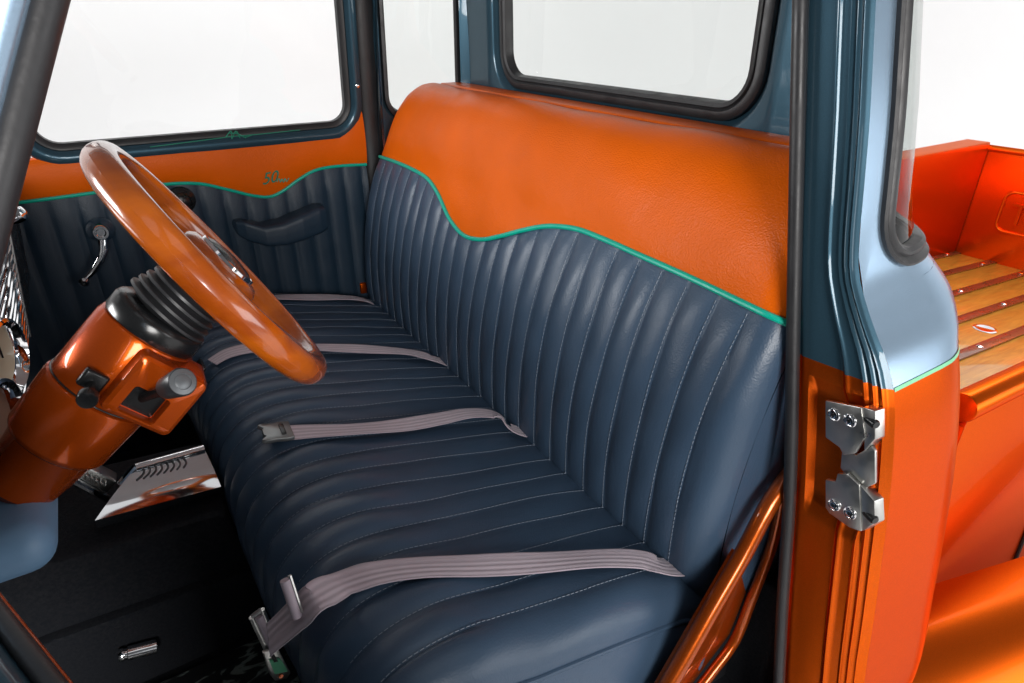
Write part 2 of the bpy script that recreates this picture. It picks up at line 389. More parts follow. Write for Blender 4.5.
# --- driver door jamb: face across from the seal to the skin edge
SEAL = [(.30, .253), (.65, .319), (.80, .346), (1.0, .379), (1.25, .431), (1.586, .500), (1.9, .564)]
def ridges(f):
    g = lambda c, h, w: h * exp(-((f - c) / w) ** 2)
    t = max(0, min(1, (f - .50) / .10)); t = t * t * (3 - 2 * t)
    return -.005 * t * min(1, (1 - f) / .06) + g(.56, -.004, .030) + g(.755, -.0045, .016) + g(.845, -.0045, .016) + g(.925, -.0035, .014) + g(.03, .003, .03)
def jamb(f, z):
    ys = sinterp(SEAL, z) + .004; yo = sinterp(Y0, z)
    y = ys + (yo - ys) * f; x = .702 + .018 * f + ridges(f)
    # pressed pocket for the latch
    pz = max(0, min(1, (z - .965) / .02)) * max(0, min(1, (1.16 - z) / .02)); pf = max(0, min(1, (f - .14) / .06)) * max(0, min(1, (.80 - f) / .05))
    return Vector((x + .008 * pz * pf, y, z))
fv = sorted(set([round(i / 90, 4) for i in range(91)] + [.14, .2, .75, .8]))
def zs(a, b, n): return sorted(set([round(v, 4) for v in lin(a, b, n)] + [v for v in (.965, .985, 1.14, 1.16) if a < v < b]))
lj = obj('lower_door_jamb', grid(jamb, fv, zs(.30, BELT, 40)), 'orange', truck)
uj = obj('upper_door_jamb', grid(jamb, fv, zs(BELT, 1.9, 40)), 'blue', truck)
# passenger side pillar
def pj(f, z):
    p = jamb(f, z); return mir(p) + Vector((-.004, 0, 0))
obj('door_pillar', grid(pj, lin(0, 1, 12), lin(.5, 1.9, 20)), 'blue', truck)
zz = lin(.30, 1.9, 34)
obj('door_seal', tube([(.690, sinterp(SEAL, z), z) for z in zz], .0085, 14), 'rubber', truck)
obj('door_seal', tube([(.686, 1.835 - .1 * max(0, z - 1.3), z) for z in zz], .031, 16, flat=.5, up=(0, 1, 0)), 'rubber', truck)
# latch on the jamb
def LP(u, v): return at(u, v, 'x', .700)
def latch(poly, tab, screws, pin):
    l = obj('latch_plate', prism([LP(*p) for p in poly], (-.006, 0, 0), .0015), 'zinc', truck)
    q = [LP(*p) for p in tab]
    obj('tab', prism([p + Vector((-.004, 0, 0)) for p in q], (.016, -.003, 0), .001), 'zinc', l)
    for s in screws:
        c = LP(*s) + Vector((-.006, 0, 0)); s_ = obj('screw', lathe(c, (-1, 0, 0), [(0, .0085), (.0010, .0085), (.0016, .0078), (.0008, .0066), (.0006, .0060), (.0026, .0052), (.0030, .0040)], 24), 'chrome', l); obj('screw', lathe(c + Vector((-.0029, 0, 0)), (-1, 0, 0), [(0, .0028), (.0004, .0026)], 6), 'black', l)
    obj('pin', lathe(LP(*pin) + Vector((-.002, 0, 0)), (-.35, -1, 0), [(-.012, .0058), (.004, .0058), (.006, .0045)], 18), 'black', l)
    return l
latch([(828, 399), (864, 406), (868, 436), (858, 452), (846, 454), (842, 446), (828, 436)], [(864, 406), (877, 410), (877, 438), (866, 450), (866, 436)], [(837, 413), (853, 419)], (874, 422))
latch([(828, 478), (838, 480), (840, 472), (850, 472), (862, 484), (864, 530), (852, 526), (832, 512), (828, 506)], [(862, 484), (876, 500), (877, 522), (864, 530)], [(837, 503), (853, 511)], (873, 517))
obj('latch_catch', prism([LP(*p) for p in [(842, 448), (856, 455), (872, 446), (875, 452), (875, 484), (866, 488), (846, 476), (840, 468)]], (.006, 0, 0), .0015), 'zinc', truck)

# --- front pillar with its seal and the windshield header line (driver side)
ap = [(-.30, .30, .98), (-.20, .36, 1.19), (-.115, .40, 1.36), (-.03, .45, 1.525), (.05, .49, 1.68), (.12, .53, 1.82)]
apc = catmull(ap, 8)
obj('pillar_seal', tube(apc, .0105, 14), 'rubber', truck)
obj('windshield_pillar', tube([p + Vector((-.030, -.002, .004)) for p in apc], .019, 16, flat=1.4, up=(1, 0, -.5)), 'lit_blue', truck)
obj('windshield_pillar', tube([mir(p) + Vector((-.03, .0, .004)) for p in apc], .022, 16), 'blue', truck)

# --- open driver door at lower left: top rail seen from above
def ddoor():
    a = Vector((-.165, .50, 0)); b = Vector((.10, -.18, 0)); d = (b - a).normalized(); n = Vector((d.y, -d.x, 0))
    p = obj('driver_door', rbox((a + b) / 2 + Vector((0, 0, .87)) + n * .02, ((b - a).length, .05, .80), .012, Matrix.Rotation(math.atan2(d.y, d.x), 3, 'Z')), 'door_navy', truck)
    for (w, z, r, mt, nm) in ((.016, 1.288, .012, 'blue', 'door_sill'), (-.001, 1.288, .0055, 'rubber', 'door_sill_seal'), (-.0065, 1.284, .0018, 'rail_orange', 'trim_edge')):
        obj(nm, tube([a + n * w + Vector((0, 0, z)), (a+b)/2 + n * w + Vector((0, 0, z)), b + n * w + Vector((0, 0, z))], r, 14), mt, p)
ddoor()

# --- passenger door
YD = 1.82
PIPE_D = [(-.40, 1.196), (-.164, 1.192), (.10, 1.196), (.20, 1.188), (.27, 1.163), (.33, 1.139), (.373, 1.131), (.41, 1.143), (.45, 1.165), (.50, 1.186), (.56, 1.191), (.66, 1.186)]
def dm(x, z, h=0): return Vector((x, YD - h + .10 * max(0, z - 1.31) * -1, z))
def pleat(t, p=2.4): return 1 - abs(2 * (t - math.floor(t)) - 1) ** p
def door_low(x, s):
    zt = sinterp(PIPE_D, x); z = .45 + (zt - .45) * s
    fade = min(1, (1 - s) * 14)
    return (x, YD - .003 - .0075 * pleat((x + .40) / .0545, 3.0) * fade, z)
door = obj('passenger_door', rbox((.13, YD + .045, .86), (1.04, .06, .83), .01), 'orange', truck)
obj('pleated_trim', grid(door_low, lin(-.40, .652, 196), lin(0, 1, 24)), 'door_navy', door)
def door_up(x, s):
    zt = sinterp(PIPE_D, x); tp = 1.280 + .052 * max(0, min(1, (x - .585) / .05)); z = zt + (tp - zt) * s; b = sin(pi * s) ** .6
    return (x, YD - .004 - .010 * b, z)
obj('upper_trim', grid(door_up, lin(-.40, .655, 60), lin(0, 1, 14)), 'orange_vinyl', door)
obj('piping', tube([(x, YD - .008, sinterp(PIPE_D, x)) for x in lin(-.40, .652, 90)], .0042, 8), 'teal', door)
def offd(d): return dense(rrect(-.108 - d, .614 + d, 1.305 - d, 1.82 + d, max(.01, .05 + d), 8), 3)
wf = obj('window_frame', loft([(offd(.045), -.03), (offd(.045), .0), (offd(.040), .010), (offd(.030), .014), (offd(.020), .012), (offd(.012), .004), (offd(.010), -.01)], dm), 'blue', door)
obj('window_seal', loft([(offd(.013), -.004), (offd(.010), .004), (offd(.004), .003), (offd(-.004), -.004), (offd(-.005), -.02)], dm), 'rubber', door)
obj('window_pane', loft([(offd(.004), -.016), (dense(rrect(.2, .3, 1.5, 1.6, .02, 8), 3), -.016)], dm, fill_last=True), 'door_glass', door)
for (x, z) in ((.641, 1.56), (.643, 1.40)):
    obj('frame_screw', lathe((x, YD - .026, z), (0, -1, 0), [(0, .006), (.002, .0055), (.003, .003)], 14), 'chrome', door)
# pinstripe scroll on the frame
bm = tube([at(u, v, 'y', YD - .0165) for u, v in ((150, 147), (190, 142), (228, 137), (262, 134), (300, 130))], .0011, 6)
for pts in (((226, 137), (231, 131), (232, 139)), ((232, 139), (236, 131), (240, 138)), ((236, 132), (244, 137), (252, 135)), ((229, 133), (238, 134), (246, 138))):
    tube(catmull([at(u, v, 'y', YD - .0165) for u, v in pts], 5), .0012, 6, bm=bm)
obj('frame_pinstripe', bm, 'stripe_dark', door)
# armrest: sections along x
AR = [(.262, 1.075, 1.070, .004), (.266, 1.086, 1.050, .040), (.285, 1.087, 1.034, .056), (.33, 1.070, 1.014, .074), (.38, 1.074, 1.010, .080), (.43, 1.088, 1.016, .080), (.48, 1.100, 1.026, .074), (.500, 1.098, 1.034, .066), (.506, 1.080, 1.055, .004)]
def arm(i, k):
    x = AR[0][0] + (AR[-1][0] - AR[0][0]) * i
    zt = interp([(a[0], a[1]) for a in AR], x); zb = interp([(a[0], a[2]) for a in AR], x); d = interp([(a[0], a[3]) for a in AR], x)
    t = 2 * pi * k; c, s = cos(t), sin(t)
    c = math.copysign(abs(c) ** .32, c); s = math.copysign(abs(s) ** .45, s)
    return (x, YD - .006 - d * .5 - d * .5 * c, (zt + zb) / 2 + (zt - zb) / 2 * s)
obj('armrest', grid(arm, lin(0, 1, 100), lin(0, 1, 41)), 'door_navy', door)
# window crank
hub = Vector((-.036, YD - .012, 1.108))
bm = lathe(hub, (0, -1, 0), [(0, .030), (.012, .029), (.022, .021), (.034, .019), (.038, .016), (.038, .011), (.032, .009)], 28)
crank = obj('window_crank', bm, 'chrome', door)
obj('crank_arm', tube(catmull([hub + Vector((0, -.026, -.012)), hub + Vector((-.008, -.032, -.05)), hub + Vector((-.034, -.034, -.085)), hub + Vector((-.062, -.034, -.108))], 6), [.011 - .006 * i / 18 for i in range(19)], 12, flat=.45, up=(0, 1, 0)), 'chrome', door)
obj('crank_knob', lathe(hub + Vector((-.064, -.028, -.110)), (0, -1, 0), [(0, .006), (.008, .010), (.018, .011), (.024, .006)], 18), 'chrome', door)
hp = at(181, 200, 'y', YD - .012)
obj('door_handle', lathe(hp, (0, -1, 0), [(0, .034), (.008, .033), (.016, .022), (.03, .018), (.034, .012)], 28), 'black', door)
# embroidered script
M4 = Matrix.Translation(at(262, 185, 'y', YD - .0165)) @ Matrix.Rotation(pi / 2, 4, 'X') @ Matrix.Rotation(.10, 4, 'Z')
text_mesh('50', .042, .0008, 'stripe_dark', door, 'embroidery', M4, .5)
sc = [at(u, v, 'y', YD - .0165) for u, v in ((277, 182), (279, 178.5), (280.5, 182), (282, 179), (283.5, 182), (285, 178.5), (286.5, 181.5), (289, 178))]
obj('embroidery', tube(catmull(sc, 4), .0012, 6), 'teal', door)

# --- cab floor, seat riser, tunnel, kick area
obj('cab_floor', rbox((.2, CY, .46), (1.40, 1.60, .04), .005), 'carpet', truck)
obj('seat_riser', rbox((.50, CY, .585), (.62, 1.30, .24), .01), 'carpet', truck)
obj('firewall', rbox((-.62, CY, .85), (.04, 1.60, .80), .01), 'carpet', truck)
obj('kick_panel', rbox((-.42, YD + .03, .85), (.40, .04, .74), .01), 'carpet', truck)
tun = [(-.60, .87), (-.22, .795), (.045, .775), (.075, .55), (-.60, .50)]
tunnel = obj('transmission_tunnel', prism([(x, 1.02, z) for x, z in tun], (0, .265, 0), .018), 'carpet', truck)
obj('lower_step', prism([(-.60, 1.0, .48), (-.60, 1.0, .665), (-.25, 1.0, .66), (.12, 1.0, .64), (.12, 1.0, .48)], (0, .05, 0), .010), 'carpet', tunnel)
def pc(u, v, dz=0):      # chrome cover: sloping plane on the tunnel top
    d = ray(u, v); n = Vector((.10, -.62, 1.0)); p0 = Vector((-.06, 1.10, .835)); C = Vector((0, 0, CAMZ))
    return C + d * ((p0 - C).dot(n) / d.dot(n))
nrm = Vector((.10, -.62, 1.0)).normalized()
cp = [pc(*p) for p in ((95, 521), (221, 487), (204, 449), (136, 468))]
def cover(i, j):
    a = cp[0].lerp(cp[1], i); b = cp[3].lerp(cp[2], i); return a.lerp(b, j) + nrm * (.006 * sin(pi * j) + .002)
cover_o = obj('chrome_cover', grid(cover, lin(0, 1, 16), lin(0, 1, 16)), 'chrome', truck)
obj('cover_edge', tube([cp[3] + nrm * .004, cp[2] + nrm * .004], .009, 10, flat=.7), 'chrome', cover_o)
obj('cover_edge', tube([cp[3] + nrm * .004 + Vector((-.03, -.01, -.02)), cp[3] + nrm * .004], .007, 10), 'chrome', cover_o)
cb = bmesh.new(); f1 = [cp[0], cp[1], cp[2], cp[3]]
obj('cover_base', prism([p - nrm * .001 for p in f1], -nrm * .09), 'carpet', cover_o)
for k in range(8):
    i0 = .16 + .075 * k
    ar = [cover(i0 + .035 * sin(pi * q), .88 - .24 * q) + nrm * .001 for q in (0, .25, .5, .75, 1)]
    obj('boot_reflection', tube(catmull(ar, 4), .0016, 8), 'grey_plastic', cover_o)  # raised marks shaped after the boot's reflection in the chrome
# pedal under the column
pq = [at(u, v, 'y', 1.12) for u, v in ((62, 470), (72, 460), (117, 482), (107, 494))]
ped = obj('pedal', prism(pq, (.004, .02, .006), .003), 'zinc', truck)
for k in range(6):
    c = pq[0].lerp(pq[3], .25 + .11 * k).lerp(pq[1].lerp(pq[2], .25 + .11 * k), .5) + Vector((0, -.002, .001))
    obj('embossing', tube(catmull([c + Vector((-.006, 0, -.004)), c + Vector((-.002, -.002, .005)), c + Vector((.002, -.002, -.004)), c + Vector((.005, 0, .004))], 4), .0016, 6), 'zinc', ped)
obj('pedal_arm', tube([pq[0] + Vector((0, .0, -.012)), pq[3] + Vector((.002, 0, -.016))], .007, 10), 'chrome', ped)

# --- dashboard
def dmap(y, z, h=0):
    t = (z - 1.02) / .24; return Vector((-.200 + .032 * t + h, y, z))
dash = obj('dashboard', prism([(-.167, .42, 1.275), (-.200, .42, 1.02), (-.30, .42, 1.00), (-.62, .42, 1.05), (-.62, .42, 1.33), (-.25, .42, 1.315)], (0, 1.36, 0), .012), 'black', truck)
obj('grille_back', prism([dmap(1.02, 1.04, .002), dmap(1.60, 1.04, .002), dmap(1.60, 1.255, .002), dmap(1.02, 1.255, .002)], (.004, 0, 0)), 'black', dash)
bm = bmesh.new()
for k in range(13):
    z = 1.040 + .0170 * k; tube([dmap(1.0, z, .008), dmap(1.20, z, .011), dmap(1.385, z, .008)], .0030, 8, bm=bm)
obj('grille_bars', bm, 'chrome', dash)
obj('grille_end', tube([dmap(1.388, 1.035, .009), dmap(1.388, 1.252, .009)], .004, 8), 'zinc', dash)
obj('dash_knob', lathe(at(6, 219, 'y', 1.37), (1, -.3, .3), [(0, .012), (.02, .014), (.03, .012), (.034, .004)], 20), 'chrome', dash)
for c in (at(2, 358, 'y', .95), at(-3, 424, 'y', .80)):
    dn = Vector((.93, -.28, -.06)).normalized()
    gz = obj('gauge', lathe(c, dn, [(-.05, .046), (-.004, .050), (.004, .0515), (.010, .050), (.012, .046), (.006, .041), (-.002, .039)], 48, cap1=False), 'chrome', dash)
    obj('gauge_face', lathe(c, dn, [(-.004, .0395), (-.002, .0392)], 40), 'cream', gz)
    obj('gauge_needle', tube([c + dn * .001, c + dn * .001 + Vector((0, .006, .03))], .0012, 6), 'black', gz)

# --- steering column
AX = Vector((.85, -.018, .53)).normalized(); WC = Vector((.084, .75, 1.316))
CC = WC.copy(); WAX = AX.copy()
AX = Vector((.745, .0, .667)).normalized(); WC = Vector((.014, .75, 1.270)) + AX * .094
colm = obj('steering_column', lathe(WC, AX, [(-.335, .026), (-.325, .037), (-.268, .046), (-.262, .051), (-.258, .0525), (-.200, .0565), (-.194, .056), (-.192, .053), (-.190, .0535), (-.116, .0545), (-.110, .0525), (-.107, .048)], 48), 'column_orange', truck)
obj('column_collar', lathe(WC, AX, [(-.111, .0490), (-.106, .0520), (-.092, .0520), (-.087, .0500), (-.084, .046), (-.083, .030)], 40), 'black', colm)
bo = WC - AX * .087; bd = (CC - WAX * .022) - bo; bL = bd.length; bp = [(0, .036)]
for k in range(6):
    t = .004 + k * bL * .155; r = .0485 - .0020 * k
    bp += [(t, r - .005), (t + .002, r), (t + bL * .09, r), (t + bL * .125, r - .005)]
obj('column_boot', lathe(bo, bd, bp + [(bL * .97, .03), (bL, .026)], 40), 'boot', colm)
def ring(t, r): return [WC + AX * t + (frame_of(AX)[1] * cos(2*pi*k/48) + frame_of(AX)[2] * sin(2*pi*k/48)) * r for k in range(48)]
obj('housing_seam', tube(ring(-.191, .0537), .0011, 6, closed=True), 'black', colm)
obj('housing_seam', tube(ring(-.265, .0475), .0011, 6, closed=True), 'black', colm)
# box that carries the stalks, on the driver's side of the column
e_dn = Vector((AX.z, 0, -AX.x)).normalized(); e_out = AX.cross(e_dn).normalized()
if e_out.y > 0: e_out = -e_out
Rm = Matrix((AX, e_dn, e_out)).transposed()
def CP(t, d, o): return WC + AX * t + e_dn * d + e_out * o
def boxhole():
    # frame with a square hole in its outer face
    def mp(a, z, h): return CP(a, z, h)
    def lp(d, r): return dense(rrect(-.186 + d, -.112 - d, -.012 + d, .066 - d, r, 6), 2)
    def hl(d): return dense(rrect(-.177 + d, -.147 - d, .004 + d, .042 - d, .004, 6), 2)
    return loft([(lp(-.002, .008), .02), (lp(0, .008), .058), (lp(.002, .007), .066), (lp(.006, .005), .069), (hl(-.001), .069), (hl(0), .067), (hl(0), .0555)], mp, fill_last=True)
obj('stalk_housing', boxhole(), 'column_orange', colm)
obj('housing_pocket', loft([(dense(rrect(-.176, -.148, .005, .041, .003, 6), 2), .0560)], lambda a, z, h: CP(a, z, h), fill_last=True), 'black', colm)
s0, s1 = CP(-.162, .022, .052), at(182, 382, 'y', .615)
sd = (s1 - s0).normalized()
obj('turn_signal_lever', tube([s0, s0.lerp(s1, .55), s0.lerp(s1, .64)], [.005, .006, .009], 14), 'black', colm)
obj('lever_grip', lathe(s0.lerp(s1, .60), sd, [(0, .008), (.008, .0115), ((s1-s0).length * .40, .0140), ((s1-s0).length * .40 + .002, .013)], 28), 'boot', colm)
obj('lever_cap', lathe(s1, sd, [(0, .0135), (.002, .0125), (.003, .008), (.0022, .0075), (.0032, .005), (.0035, .001)], 28), 'grey_plastic', colm)
k0 = at(93, 380, 'y', .702); k1 = at(88, 397, 'y', .668)
obj('hazard_slot', rbox(at(93, 380, 'y', .698), (.020, .024, .010), .003, Rm), 'black', colm)
kb = tube([k0, k1], .004, 10); obj('hazard_stem', kb, 'black', colm)
obj('hazard_knob', lathe(k1, (k1 - k0).normalized(), [(-.004, .007), (-.002, .0095), (.006, .0095), (.008, .0085), (.007, .004)], 24), 'black', colm)
obj('tilt_lever', tube([at(99, 324, 'y', .775), at(103, 315, 'y', .775), at(107, 309, 'y', .775)], [.005, .006, .003], 10), 'chrome', colm)
# pale blue bracket below the dash where the column goes in
br = obj('column_bracket', rbox(Vector((-.232, .75, 1.086)), (.20, .19, .060), .028, seg=6), 'dash_blue', truck)
obj('bracket_base', rbox(Vector((-.315, .75, 1.03)), (.18, .16, .10), .03, seg=5), 'dash_blue', br)

# --- steering wheel
wheel = thing('steering_wheel', 'thick lacquered orange brown wooden steering wheel with dark oval horn button', 'steering wheel')
wheel.location = CC
AX = WAX
_, _e1, _e2 = frame_of(AX)
RW = .153
def WP(t, r, ang): return AX * t + (_e1 * cos(ang) + _e2 * sin(ang)) * r
def rim(i, k):
    a = 2 * pi * k
    return WP(-.002 + .0175 * sin(a), RW + .0155 * cos(a), 2 * pi * i)
obj('rim', grid(rim, lin(0, 1, 97), lin(0, 1, 21)), 'wheel_wood', wheel)
for ang in (rad(0), rad(118), rad(180), rad(242)):
    def spoke(i, k, ang=ang):
        r = .035 + (RW - .035) * i; w = .024 - .008 * sin(pi * min(1, i * 1.05)) + .012 * max(0, i - .75) * 4 * .5
        a = 2 * pi * k; s = sin(a)
        d = _e1 * cos(ang) + _e2 * sin(ang); pth = -_e1 * sin(ang) + _e2 * cos(ang)
        return AX * (-.012 + .010 * i + .0075 * s) + d * r + pth * (w * cos(a))
    obj('spoke', grid(spoke, lin(0, 1, 20), lin(0, 1, 21)), 'wheel_wood', wheel)
obj('hub', lathe(AX * .008, AX, [(-.035, .03), (-.022, .046), (-.012, .052), (-.002, .050), (.004, .044), (.006, .036)], 40), 'wheel_wood', wheel)
hb = obj('horn_button', lathe(AX * .008, AX, [(.004, .033), (.009, .032), (.012, .026), (.014, .012), (.0143, .001)], 36), 'black', wheel)
obj('horn_ring', lathe(AX * .008, AX, [(.004, .037), (.009, .036), (.0095, .033), (.006, .032)], 36, cap0=False, cap1=False), 'chrome', hb)

# ---------------------------------------------------------------- bench seat
seat = thing('bench_seat', 'wide bench seat with navy pleats, orange top roll and wavy teal piping', 'seat')
YN, YF = .428, 1.795
BP = catmull([(.640, 0, .70), (.608, 0, .775), (.600, 0, .83), (.604, 0, .95), (.626, 0, 1.07), (.655, 0, 1.16), (.685, 0, 1.225), (.703, 0, 1.275), (.728, 0, 1.335), (.758, 0, 1.375), (.80, 0, 1.396), (.84, 0, 1.390), (.868, 0, 1.355), (.872, 0, 1.28)], 8)
class Prof:
    def __init__(s, pts):
        s.p = pts; s.L = [0]
        for a, b in zip(pts, pts[1:]): s.L.append(s.L[-1] + (b - a).length)
        s.T = s.L[-1]
    def at(s, d):
        d = max(0, min(s.T, d))
        for i in range(len(s.L) - 1):
            if d <= s.L[i + 1]:
                t = (d - s.L[i]) / max(1e-9, s.L[i + 1] - s.L[i]); return s.p[i].lerp(s.p[i + 1], t)
        return s.p[-1]
    def nt(s, d):
        a, b = s.at(d - .012), s.at(d + .012); t = (b - a).normalized(); return s.at(d), Vector((-t.z, 0, t.x))
BACK = Prof(BP)
def s_of_z(z):
    for i in range(len(BP)):
        if BP[i].z >= z: return BACK.L[i - 1] + (BACK.L[i] - BACK.L[i-1]) * (z - BP[i-1].z) / (BP[i].z - BP[i-1].z)
PIPE = [(.41, 1.222), (.50, 1.226), (.60, 1.230), (.70, 1.232), (.80, 1.234), (.87, 1.232), (.945, 1.218), (1.005, 1.197), (1.075, 1.168), (1.14, 1.145), (1.21, 1.136), (1.285, 1.152), (1.37, 1.188), (1.45, 1.210), (1.55, 1.216), (1.66, 1.216), (1.78, 1.212)]
def endfall(y, r):
    d = min(y - YN, YF - y)
    if d >= r: return 0
    d = max(0, d); return r - sqrt(max(0, r * r - (r - d) ** 2))
PW = .0535; G0 = YN + .058
def pl(y, edge=True):
    if y < G0 or y > YF - .05: return .2 + .5 * (1 - min(1, abs(min(y - YN, YF - y) - .03) / .03) ** 2)
    return pleat((y - G0) / PW, 2.2)
def warp(y, d): return .0017 * sin(d * 8.5 + y * 31) + .0008 * sin(d * 19 - y * 17)
def back_pt(y, d, A, r=.042):
    p, n = BACK.nt(d); p = p + n * (A - endfall(y, r)); return Vector((p.x, y, p.z))
ys = []
y = YN
while y < YF: ys.append(y); y += PW / 14
ys += [G0 + PW * k for k in range(26) if G0 + PW * k < YF]
ys = sorted(set([round(v, 5) for v in ys] + [YN + .002, YN + .006, YF - .002, YF - .006, YF]))
ys = [v for i, v in enumerate(ys) if i == 0 or v - ys[i-1] > .0012]
def low(y, s):
    sp = s_of_z(sinterp(PIPE, y)); d = sp * s; fade = min(1, (sp - d) / .03); wob = .0012 * sin(d * 31 + y * 57) * sin(y * 23 + d * 9)
    return back_pt(y, d, .0058 * pl(y + warp(y, d)) * (.25 + .75 * fade ** .5 if fade > 0 else .25) * min(1, .1 + max(0, (d - .06)) / .12) + wob)
obj('pleated_back', grid(low, ys, [1 - (1 - t) ** 1.25 for t in lin(0, 1, 60)]), 'navy_vinyl', seat)
def high(y, s):
    sp = s_of_z(sinterp(PIPE, y)); d = sp + (BACK.T - sp) * s
    bul = .010 * sin(pi * min(1, s * 1.25)) ** .7 if s < .8 else 0
    wob = .0014 * sin(y * 11 + d * 17) + .0010 * sin(y * 27 - d * 31)
    return back_pt(y, d, .003 + bul + wob * min(1, s * 6), .050 + (.07 * min(1, s * 2.5) if y > CY else .01 * min(1, s * 4)))
obj('top_roll', grid(high, lin(YN, YF, 7)[:1] + [YN + .002, YN + .006, YN + .014, YN + .024, YN + .036] + lin(YN + .05, YF - .05, 60) + [YF - .036, YF - .024, YF - .014, YF - .006, YF - .002, YF], lin(0, 1, 50)), 'orange_vinyl', seat)
obj('piping', tube([back_pt(y, s_of_z(sinterp(PIPE, y)), .0045) for y in lin(YN + .001, YF - .001, 160)], .0048, 10), 'teal', seat)
# side panels of the back
for ye, sg in ((YN, 1), (YF, -1)):
    def sidef(d, t):
        p, n = BACK.nt(d); q = p - n * .042; tgt = Vector((.86, 0, min(q.z, 1.33))); r = q.lerp(tgt, t); return (r.x, ye + sg * (-.006 * sin(pi * t)), r.z)
    sp = s_of_z(1.222)
    obj('back_side', grid(sidef, lin(0, sp, 30), lin(0, 1, 6)), 'navy_vinyl', seat)
    obj('roll_side', grid(sidef, lin(sp, BACK.T, 30), lin(0, 1, 6)), 'orange_vinyl', seat)
def stitch_path(fn, path, bm, dash=.0052, gap=.0026, r=.00055):
    acc = 0; pts = [fn(t) for t in path]; L = [0]
    for a, b in zip(pts, pts[1:]): L.append(L[-1] + (b - a).length)
    def P(d):
        for i in range(len(L) - 1):
            if d <= L[i + 1]: return pts[i].lerp(pts[i + 1], (d - L[i]) / max(1e-9, L[i+1] - L[i]))
        return pts[-1]
    d = 0
    while d + dash < L[-1]:
        tube([P(d), P(d + dash)], r, 4, bm=bm, cap=False); d += dash + gap
bm = bmesh.new()
for k in range(25):
    yg = G0 + PW * k
    if yg > YF - .02: continue
    sp = s_of_z(sinterp(PIPE, yg)) - .008
    stitch_path(lambda t: back_pt(yg + .0022 - warp(yg, t), t, .0023), lin(.08, sp, 40), bm)
obj('back_stitching', bm, 'thread', seat)

# cushion: profile from the rear crease forward and down the front
CPF = Prof(catmull([(.66, 0, .765), (.60, 0, .802), (.50, 0, .832), (.38, 0, .862), (.26, 0, .888), (.17, 0, .900), (.105, 0, .893), (.060, 0, .862), (.038, 0, .815), (.036, 0, .74), (.05, 0, .64), (.07, 0, .56)], 8))
def cush_pt(y, d, A, r=.055):
    a, b = CPF.at(d - .012), CPF.at(d + .012); t = (b - a).normalized(); n = Vector((t.z, 0, -t.x)); 
    p = CPF.at(d); n = -n if n.z < -.5 or (abs(n.z) < .5 and n.x > 0) else n
    p = p + n * (A - endfall(y, r)); w = min(1, max(0, (d - .36) / .16)); p.x += .020 * w * min(1, max(0, (1.6 - y) / .35)) + .036 * w * max(0, (1.02 - y) / .58) ** 2; return Vector((p.x, y, p.z))
def cush(y, s):
    d = CPF.T * s; sag = -.006 * exp(-((y - .78) / .2) ** 2) * sin(pi * min(1, d / .55)) - .005 * exp(-((y - 1.42) / .2) ** 2) * sin(pi * min(1, d / .55))
    wob = .0016 * sin(d * 23 + y * 41) * sin(y * 19 + d * 7)
    q = max(0, min(1, (d - .30) / .20)); fr = (.34 + .80 * q * q * (3 - 2 * q)) * min(1, max(0, (d - .07) / .1))
    return cush_pt(y, d, .0070 * pl(y + warp(y, d)) * fr + sag + wob)
obj('cushion', grid(cush, ys, lin(0, 1, 90)), 'navy_vinyl', seat)
for ye, sg in ((YN, 1), (YF, -1)):
    def cside(d, t):
        q = cush_pt(ye, d, 0); r = q.lerp(Vector((max(.08, min(.62, q.x)), ye, .56)), t); return (r.x, ye - sg * .018 * sin(pi * min(1, t * 1.2)) ** .8, r.z)
    obj('cushion_side', grid(cside, lin(0, CPF.T, 50), lin(0, 1, 10)), 'navy_vinyl', seat)
    obj('welt', tube([cush_pt(ye, d, .001) for d in lin(.05, CPF.T, 60)], .004, 8), 'navy_vinyl', seat)
bm = bmesh.new()
for k in range(25):
    yg = G0 + PW * k
    if yg > YF - .02: continue
    stitch_path(lambda t: Vector(cush(yg - warp(yg, t), t / CPF.T)) + Vector((0, .002, .0016)), lin(.07, .80, 60), bm)
obj('cushion_stitching', bm, 'thread', seat)
# orange tubular frame at the driver's end of the seat
def railp(l, y): return [at(u, v, 'y', yy) for (u, v), yy in zip(l, y)]
r1 = railp([(800, 462), (772, 500), (742, 556), (712, 608), (686, 654), (652, 712)], [.40, .395, .39, .385, .38, .375])
obj('seat_rail', tube(catmull(r1, 8), .0125, 16), 'rail_orange', seat)
r2 = railp([(782, 500), (772, 545), (752, 598), (735, 640), (712, 672), (690, 700)], [.415, .412, .41, .408, .406, .404])
obj('seat_rail', tube(catmull(r2, 8), .0085, 14), 'rail_orange', seat)
obj('rail_plate', prism([p + Vector((.0, .012, 0)) for p in (r1[2], r1[5], r2[5], r2[3], r2[2])], (0, .006, 0)), 'rail_orange', seat)
# orange bracket glimpsed at far end of the crease
obj('far_bracket', rbox((.60, YF + .014, .815), (.02, .012, .035), .004), 'orange', seat)

